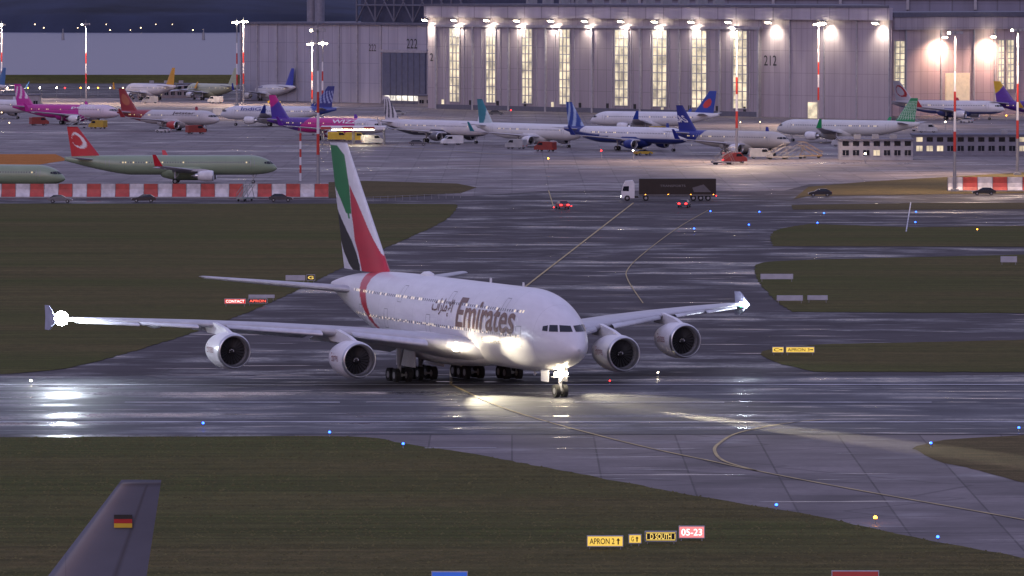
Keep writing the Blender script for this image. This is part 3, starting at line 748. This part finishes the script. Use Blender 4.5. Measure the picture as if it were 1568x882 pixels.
# low offices
def office(px0,px1,gy,ztop,col,lit):
    x0,y0=G(px0,gy); x1,_=G(px1,gy); w=x1-x0; mb=MB()
    mb.box(0,w,0,12,0,ztop,mt('office_wall_%d'%int(px0),col,.6)); mb.box(-.3,w+.3,-.3,12.3,ztop+.01,ztop+.4,roofm)
    n=int(w/2.4)
    for i in range(n):
        a=w*(i+.2)/n; b_=w*(i+.8)/n; on=(i in lit)
        mb.box(a,b_,-.06,-.01,1.1,2.3 if ztop<4 else 2.4,gl3 if on else glass); mb.box(a-.08,b_+.08,-.12,-.065,1.0,1.1,trim)
        if ztop>4.5: mb.box(a,b_,-.06,-.01,3.4,4.5,gl3 if (i*7)%5==0 and on else glass)
        mb.box((a+b_)/2-.04,(a+b_)/2+.04,-.11,-.065,1.1,2.3,trim)
    for q in range(3): mb.box(w*(.2+.25*q),w*(.2+.25*q)+1.6,4,6,ztop+.41,ztop+1.4,steel)
    mb.build('office_building',None,(x0,y0,0))
office(1400,1700,238,4.8,(.2,.19,.23),(0,1,2,10,11,17)); office(1287,1398,245,4.6,(.26,.26,.31),(3,))
office(-60,60,165,4.2,(.3,.28,.3),(1,2,4)); office(640,830,163,3.6,(.3,.28,.28),(2,5,9)); office(210,300,150,5,(.25,.2,.2),(1,3))
x0,y0=G(490,222); mb=MB(); cw=17
mb.box(0,cw,0,16,4.2,4.7,mt('canopy_white',(.75,.72,.7),.5)); 
for i in range(6): mb.box(i*cw/6+.1,(i+1)*cw/6,-.12,-.01,4.1,4.8,white if i%2 else mt('canopy_red',(.4,.05,.05),.5))
for xx in (.5,cw/2,cw-.5):
    for yy in (.5,15.5): mb.tube((xx,yy,0),(xx,yy,4.2),.15,.15,steel,8)
mb.box(3,cw-3,2,2.4,3.9,4.1,L_warm)
mb.build('apron_canopy',None,(x0,y0,0))
# ---------------------------------------------------------------- masts
def mast(px,pb,pt,on=0,power=0,double=False):
    x,y=G(px,pb); h=ZAT(pt,y); mb=MB(); segs=8
    for i in range(segs):
        z0=h*i/segs; z1=h*(i+1)/segs; r0=.36-.2*i/segs; r1=.36-.2*(i+1)/segs
        m_=(redm if i in (2,4,) else white) if i in (2,3,4,5) else steel
        mb.tube((0,0,z0),(0,0,z1),r0,r1,m_,10)
    mb.box(-.8,.8,-.8,.8,0,.5,mt('concrete_base',(.3,.3,.3),.8))
    mb.box(-1.5,1.5,-.12,.12,h-.1,h+.12,steel)
    mb.tube((0,0,h),(0,0,h+1.3),.06,.06,steel,6)
    for i,xx in enumerate((-1.3,-.45,.45,1.3)):
        mb.box(xx-.3,xx+.3,-.75,-.2,h-.55,h-.1,steel)
        mb.box(xx-.26,xx+.26,-.8,-.76,h-.52,h-.12,L_warm if (on>=4 or i<on) else trim)
    if on>=2: mb.ball((0,-.6,h-.3),.5,L_warm,10)
    e=mb.build('floodlight_mast',None,(x,y,0))
    if power: lamp('mast_lamp','SPOT',(0,-1.2,h-.9),power,(1,.72,.5),e,(0,-.15,-1),math.radians(150),.6,.5)
for a in ((132,158,36,1,120000),(363,162,33,2,0),(373,160,32,4,120000),(478,180,66,2,130000),(487,301,44,1,0),(494,182,65,4,0),(3,152,37,2,80000),
          (890,168,34,1,140000),(1128,248,40,1,130000),(1253,192,36,4,140000),(1462,293,48,1,60000),(1558,268,44,1,120000)): mast(*a)
x,y=G(460,277); mb=MB()
for i in range(6): mb.tube((0,0,i*1.7),(0,0,(i+1)*1.7),.22,.22,redm if i%2 else white,8)
mb.tube((0,0,10.2),(0,0,11.5),.1,.1,steel,6); mb.build('marker_pole',None,(x,y,0))
# ---------------------------------------------------------------- fences
def fence(px0,px1,gy,h,n):
    x0,y0=G(px0,gy); x1,_=G(px1,gy); mb=MB(); w=(x1-x0)/n
    fw=mt('fence_white',(.6,.57,.58),.5,var=.3); fr=mt('fence_red',(.45,.06,.045),.5,var=.3)
    for i in range(n):
        c=fw if i%2==0 else fr; a=i*w+.04; b_=(i+1)*w-.04
        prof=[(0,.25),(.5,.9),(.75,1.7),(.8,h)]
        for (ya,za),(yb,zb) in zip(prof,prof[1:]):
            mb.hull([(a,ya,za),(b_,ya,za),(b_,ya+.08,za),(a,ya+.08,za)],[(a,yb,zb),(b_,yb,zb),(b_,yb+.08,zb),(a,yb+.08,zb)],c)
        mb.tube((i*w,.9,h-.1),(i*w,2.6,0),.07,.07,steel,6); mb.tube((i*w,.75,0),(i*w,.75,h),.08,.08,steel,6)
    mb.box(0,x1-x0,-.3,.5,0,.24,mt('concrete_base',(.3,.3,.3),.8))
    mb.build('blast_fence',None,(x0,y0,0))
fence(-500,503,303,2.75,46); fence(1452,2000,293,2.9,24)
mb=MB(); x0,y0=G(560,309); x1,y1=G(705,303)
for i in range(14):
    t=i/13; x=x0+(x1-x0)*t; y=y0+(y1-y0)*t; mb.tube((x,y,0),(x,y,1.0),.05,.05,steel,6)
    if i: mb.tube((xp,yp,.9),(x,y,.9),.03,.03,steel,6)
    xp,yp=x,y
mb.build('post_fence')
# ---------------------------------------------------------------- vehicles
def car(px,gy,head,col,name='parked_car',lights=False,van=False):
    x,y=G(px,gy); mb=MB(); pm=mt('car_%d_%d_%d'%tuple(int(99*c) for c in col),col,.3)
    Lc,Wc=(4.6,1.82) if not van else (5.6,2.0)
    if van:
        body=[(-2.8,.4),(-2.8,2.3),(-2.65,2.45),(1.3,2.45),(1.9,1.7),(2.7,1.25),(2.8,.8),(2.8,.4)]; mb.prism(body,-.98,.98,pm)
        g=[(.2,1.55),(.2,2.2),(1.25,2.2),(1.75,1.6)]; mb.prism(g,-1.0,1.0,glass)
        mb.hull([(1.40,-.85,2.36),(1.40,.85,2.36),(1.93,.85,1.7),(1.93,-.85,1.7)],[(1.44,-.85,2.38),(1.44,.85,2.38),(1.97,.85,1.72),(1.97,-.85,1.72)],glass)
    else:
        body=[(-2.25,.35),(-2.3,.75),(-2.2,.95),(-1.7,1.0),(1.0,.98),(1.9,.84),(2.25,.68),(2.3,.35)]; mb.prism(body,-.9,.9,pm)
        lo=[(-2.0,-.82,.99),(1.15,-.82,.98),(1.15,.82,.98),(-2.0,.82,.99)]; hi=[(-1.35,-.66,1.44),(.3,-.66,1.46),(.3,.66,1.46),(-1.35,.66,1.44)]
        mb.hull(lo,hi,glass); mb.box(-1.3,.25,-.64,.64,1.45,1.5,pm)
    wb=1.4 if not van else 1.75
    for wx in (-wb,wb):
        for wy in (-.85,.85): mb.tube((wx,wy-.12,.33),(wx,wy+.12,.33),.33,.33,rubber,14); mb.tube((wx,wy-.13,.33),(wx,wy+.13,.33),.18,.18,steel,8)
    k=Lc/2
    for wy in (-.65,.65):
        mb.box(-k-.03,-k+.02,wy-.2,wy+.2,.65,.88,L_red if lights else redm); mb.box(k-.02,k+.04,wy-.18,wy+.18,.55,.72,L_head if lights==2 else white)
    mb.build(name,None,(x,y,.09),head)
car(861,320,math.radians(100),(.4,.1,.1),'car',True); car(1048,318,math.radians(80),(.1,.1,.12),'car',1)
car(1256,301,math.pi,(.02,.02,.03)); car(1507,299,math.pi,(.03,.03,.03)); car(92,311,0,(.15,.15,.17)); car(220,310,math.pi,(.03,.03,.035)); car(430,309,0,(.05,.05,.06))
car(692,222,math.radians(200),(.7,.7,.7),'service_van',0,True); car(518,216,0,(.6,.4,.03),'service_van',0,True); car(545,217,0,(.6,.4,.03),'service_van',0,True)
car(1125,250,.2,(.35,.05,.04),'service_van',1,True); car(1420,203,0,(.5,.5,.5),'service_van',0,True); car(108,190,math.pi,(.5,.5,.5),'service_van',0,True)
car(1165,243,.1,(.35,.35,.37),'service_van',0,True); car(940,200,0,(.4,.4,.4),'service_van',0,True); car(610,176,0,(.3,.3,.3)); car(760,176,0,(.1,.1,.1)); car(340,178,0,(.5,.5,.5),'service_van',0,True)
for i,(px,gy) in enumerate(((640,223),(790,228),(835,232),(985,238),(1010,207),(470,207),(250,203),(300,205),(150,197),(860,215),(1330,226),(1290,224),(1480,188),(230,158),(330,158),(420,159),(60,192),(570,221),(1090,209))):
    car(px,gy,random.choice((0,math.pi,.5,2.5)),random.choice(((.35,.35,.36),(.45,.3,.04),(.1,.1,.12),(.45,.45,.47),(.25,.04,.03))),'service_van',0,i%3!=0)
# truck
x,y=G(1022,307); mb=MB()
blk=mt('trailer_black',(.02,.017,.018),.25)
mb.box(-9.4,4.2,-1.25,1.25,1.05,4.0,blk); mb.box(-9.4,4.2,-1.0,1.0,.8,1.04,dark)
mb.box(-9.42,4.22,-1.27,1.27,3.96,4.05,dark); mb.box(-9.42,4.22,-1.27,1.27,1.0,1.1,steel)
cab=[(5.0,.5),(5.0,3.2),(5.3,3.75),(6.6,3.6),(7.15,2.6),(7.35,1.5),(7.35,.5)]; mb.prism(cab,-1.2,1.2,white)
mb.prism([(6.0,1.75),(6.0,2.7),(6.95,2.65),(7.15,1.8)],-1.22,1.22,glass)
mb.hull([(7.22,-1.05,1.75),(7.22,1.05,1.75),(7.0,1.05,2.75),(7.0,-1.05,2.75)],[(7.33,-1.05,1.75),(7.33,1.05,1.75),(7.13,1.05,2.75),(7.13,-1.05,2.75)],glass)
mb.box(4.3,4.95,-.9,.9,.5,.9,dark); mb.box(7.3,7.42,-1.1,1.1,.4,.8,dark)
for wy in (-.9,.9): mb.box(7.36,7.45,wy-.15,wy+.15,.6,.85,L_head)
for wx in (6.3,3.0,-5.4,-6.7,-8.0):
    for wy in (-1.05,1.05): mb.tube((wx,wy-.18,.5),(wx,wy+.18,.5),.5,.5,rubber,16); mb.tube((wx,wy-.19,.5),(wx,wy+.19,.5),.25,.25,steel,10)
for xx in (-9,-5,-1,3): mb.box(xx,xx+.12,1.26,1.3,1.12,1.2,L_org)
for wy in (-1,1): mb.box(-9.5,-9.42,wy-.15,wy+.15,.8,1.0,L_red)
tr=mb.build('articulated_truck',None,(x-.9,y,.02),math.pi); tr.scale=(1.09,1.09,1.05)
textmap('trailer_title','TRANSPORTS',lambda u,v:(.5-4.5*u,1.29,2.55+.4*v),mt('lt',(.2,.19,.19),.5),tr)
mb=MB(); mb.hull([(-8.5,1.28,1.6),(-5.5,1.28,1.6),(-5.2,1.28,2.4),(-7.2,1.28,3.0)],[(-8.5,1.285,1.6),(-5.5,1.285,1.6),(-5.2,1.285,2.4),(-7.2,1.285,3.0)],mt('lt2',(.12,.11,.12),.5)); mb.build('trailer_artwork',tr)
def stairs(px,gy,head,col):
    x,y=G(px,gy); mb=MB(); m_=mt('stairs_%d'%int(col[0]*99),col,.5)
    mb.box(-3,3,-.9,.9,.5,.8,m_)
    for i in range(14): mb.box(-3+i*.38,-3+i*.38+.38,-.7,.7,.8+i*.2,.9+i*.2,steel)
    mb.box(2.3,4,-.8,.8,3.5,3.6,m_)
    for yy in (-.75,.75):
        mb.tube((-3,yy,1.8),(2.3,yy,4.6),.05,.05,m_,6); mb.tube((-3,yy,.8),(2.3,yy,3.6),.08,.08,m_,6); mb.tube((2.3,yy,4.6),(4,yy,4.6),.05,.05,m_,6)
        for k in range(5): mb.tube((-3+k*1.3,yy,.8+k*.69),(-3+k*1.3,yy,1.8+k*.69),.04,.04,m_,6)
        mb.tube((3.6,yy,0.4),(2,yy,3.5),.07,.07,m_,6); mb.tube((-1,yy,.5),(3.6,yy,3.5),.06,.06,m_,6)
        for wx in (-2,2): mb.tube((wx,yy-.1,.35),(wx,yy+.1,.35),.35,.35,rubber,12)
    ob=mb.build('boarding_stairs',None,(x,y,.05),head); ob.scale=(.85,.85,.85)
stairs(1190,244,.2,(.3,.27,.25)); stairs(1243,242,2.9,(.35,.22,.1)); stairs(1215,243,.1,(.25,.23,.21)); stairs(1106,252,.4,(.3,.05,.035)); stairs(375,308,1.2,(.2,.24,.22)); stairs(120,196,.1,(.4,.4,.4)); stairs(1408,201,2.8,(.4,.4,.4))
# ---------------------------------------------------------------- signs & lights
yface=mt('sign_yellow',(.6,.42,.03),.5,em=(1,.66,.12),es=.8,var=.05); bface=mt('sign_black',(.015,.015,.015),.4)
rface=mt('sign_red',(.6,.1,.1),.5,em=(1,.3,.3),es=.9,var=.05); wtext=emis('sign_white_text',(1,.95,.9),1.6); ytext=emis('sign_yellow_text',(1,.7,.15),1.1)
drk=mt('sign_darkred',(.4,.02,.02),.5,em=(1,.05,.03),es=.6); gback=mt('sign_back',(.42,.42,.48),.45)
def sign(px0,px1,pt,pb,txt,face,tm,border=None,arrow=None):
    gy=pb+4; s_=S(gy); x0,y=G(px0,gy); w=(px1-px0)/s_; z1=ZAT(pt,y); z0=max(.12,ZAT(pb,y)); mb=MB()
    mb.box(0,w,0,.22,z0,z1,gback); mb.box(.06,w-.06,-.015,-.003,z0+.06,z1-.06,face)
    if border: 
        t_=.05
        for a in ((.1,w-.1,z1-.1-t_,z1-.1),(.1,w-.1,z0+.1,z0+.1+t_),(.1,.1+t_,z0+.2,z1-.2),(w-.1-t_,w-.1,z0+.2,z1-.2)): mb.box(a[0],a[1],-.022,-.016,a[2],a[3],border)
    h=z1-z0; aw=0
    if arrow:
        aw=h*.55; cx=w-.15-aw/2; cz=(z0+z1)/2; r=h*.3
        if arrow=='u':
            mb.box(cx-.05,cx+.05,-.024,-.017,cz-r,cz+r*.4,tm); mb.hull([(cx-r*.6,-.024,cz+r*.2),(cx+r*.6,-.024,cz+r*.2),(cx,-.024,cz+r)],[(cx-r*.6,-.017,cz+r*.2),(cx+r*.6,-.017,cz+r*.2),(cx,-.017,cz+r)],tm)
        else:
            mb.box(cx-r,cx+r*.4,-.024,-.017,cz-.05,cz+.05,tm); mb.hull([(cx+r*.2,-.024,cz-r*.6),(cx+r*.2,-.024,cz+r*.6),(cx+r,-.024,cz)],[(cx+r*.2,-.017,cz-r*.6),(cx+r*.2,-.017,cz+r*.6),(cx+r,-.017,cz)],tm)
    for xx in (.2,w-.2): mb.tube((xx,.1,0),(xx,.1,z0),.04,.04,steel,6)
    ob=mb.build('airfield_sign',None,(x0,y,.05))
    if txt:
        m_=.23*h; l=.4 if border else .2
        textmap('sign_text',txt,lambda u,v:(l+u*(w-2*l-aw),-.03,z0+m_+v*(h-2*m_)),tm,ob,.01)
sign(899,955,823,840,'APRON 2',yface,bface,None,'u'); sign(963,983,821,835,'G',yface,bface,None,'u'); sign(988,1037,816,832,'D SOUTH',bface,ytext,ytext); sign(1040,1080,808,827,'05-23',rface,wtext)
sign(1183,1201,532,541,'C',yface,bface,None,'r'); sign(1204,1248,532,541,'APRON 3',yface,bface,None,'r')
sign(343,376,458,466,'CONTACT',drk,wtext); sign(379,409,458,465,'APRON',bface,emis('sign_red_text',(1,.12,.08),1.8)); sign(380,420,452,457,'',gback,None)
sign(437,467,422,430,'',gback,None); sign(469,482,421,430,'G',bface,ytext)
for a in ((1165,1215,420,428),(1190,1230,453,461),(1237,1268,453,460),(1533,1558,393,402)): sign(*a,'',gback,None)
sign(660,716,878,887,'',mt('sign_blue',(.03,.08,.35),.5,em=(.05,.2,1),es=.35),None); sign(1275,1348,877,889,'',mt('sign_backred',(.2,.03,.03),.5,em=(1,.1,.1),es=.12),None)
def tlight(px,gy,m_,r=.2):
    x,y=G(px,gy+3); mb=MB(); mb.tube((0,0,0),(0,0,.3),.05,.05,steel,6); mb.tube((0,0,.28),(0,0,.34),.12,.12,dark,8); mb.ball((0,0,.42),r,m_,8); mb.build('taxiway_edge_light',None,(x,y,.03))
for p in ((310,653),(504,667),(617,685),(1190,780),(1438,830),(1427,684),(1562,660)): tlight(*p,L_blue,.12)
for p in ((1063,351),(1147,345),(1088,324),(1163,325),(1262,327),(1252,342),(1402,341),(1403,325)): tlight(*p,L_blue,.15)
tlight(1342,800,L_org,.15); tlight(46,587,L_warm,.1); tlight(1008,574,L_warm,.07); tlight(934,587,L_red,.07); tlight(1497,352,L_org,.1)
for p in ((848,318),(875,316),(960,300)): tlight(*p,L_red,.1)
for i in range(16):
    px=random.uniform(0,1568); gy=random.uniform(170,262); x,y=G(px,gy); mb=MB(); mb.tube((0,0,0),(0,0,2.2),.06,.06,steel,6); mb.ball((0,0,2.3),.18,random.choice((L_dim,L_warm,L_red,L_org)),6); mb.build('apron_lamp',None,(x,y,.02))
for i in range(20):
    px=10+i*18+random.uniform(-7,7); x,y=G(px,147); mb=MB(); mb.tube((0,0,0),(0,0,3),.1,.1,steel,6); mb.ball((0,0,3.1),.28,random.choice((L_dim,L_warm,L_red,L_org)),6); mb.build('apron_lamp',None,(x,y,.02))
# ---------------------------------------------------------------- world & lights
w=bpy.data.worlds.new('World'); sc.world=w; w.use_nodes=True; nt=w.node_tree; bg=nt.nodes['Background']
tc=N(nt,'ShaderNodeTexCoord'); sp=N(nt,'ShaderNodeSeparateXYZ',None,{0:tc.outputs['Generated']})
ramp=N(nt,'ShaderNodeValToRGB',None,{0:sp.outputs[2]}); cr=ramp.color_ramp
cr.elements[0].position=0; cr.elements[0].color=(.30,.25,.38,1); cr.elements[1].position=.55; cr.elements[1].color=(.42,.41,.72,1)
e_=cr.elements.new(.06); e_.color=(.34,.30,.46,1)
e_=cr.elements.new(.16); e_.color=(.27,.25,.43,1)
sky=N(nt,'ShaderNodeTexSky',{'sky_type':'NISHITA','sun_disc':False,'sun_elevation':math.radians(1.5),'sun_rotation':math.radians(200)})
add=N(nt,'ShaderNodeMix',{'data_type':'RGBA','blend_type':'ADD'}); add.inputs[0].default_value=.06
nt.links.new(ramp.outputs[0],add.inputs[6]); nt.links.new(sky.outputs[0],add.inputs[7]); nt.links.new(add.outputs[2],bg.inputs[0]); bg.inputs[1].default_value=1.0
sl=bpy.data.lights.new('sun','SUN'); sl.energy=.42; sl.angle=math.radians(35); sl.color=(.95,.8,.98); so=bpy.data.objects.new('sun',sl); COL.objects.link(so)
so.rotation_euler=Vector((.34,.94,-.45)).to_track_quat('-Z','Y').to_euler()
cam=bpy.data.cameras.new('camera'); co=bpy.data.objects.new('camera',cam); COL.objects.link(co); co.location=(0,0,H)
co.rotation_euler=(math.radians(90)-math.atan(462/F),0,0); cam.sensor_width=36; cam.lens=36*F/1568; cam.clip_start=1; cam.clip_end=20000
sc.camera=co
sc.view_settings.view_transform='Standard'; sc.view_settings.look='None'; sc.view_settings.exposure=0
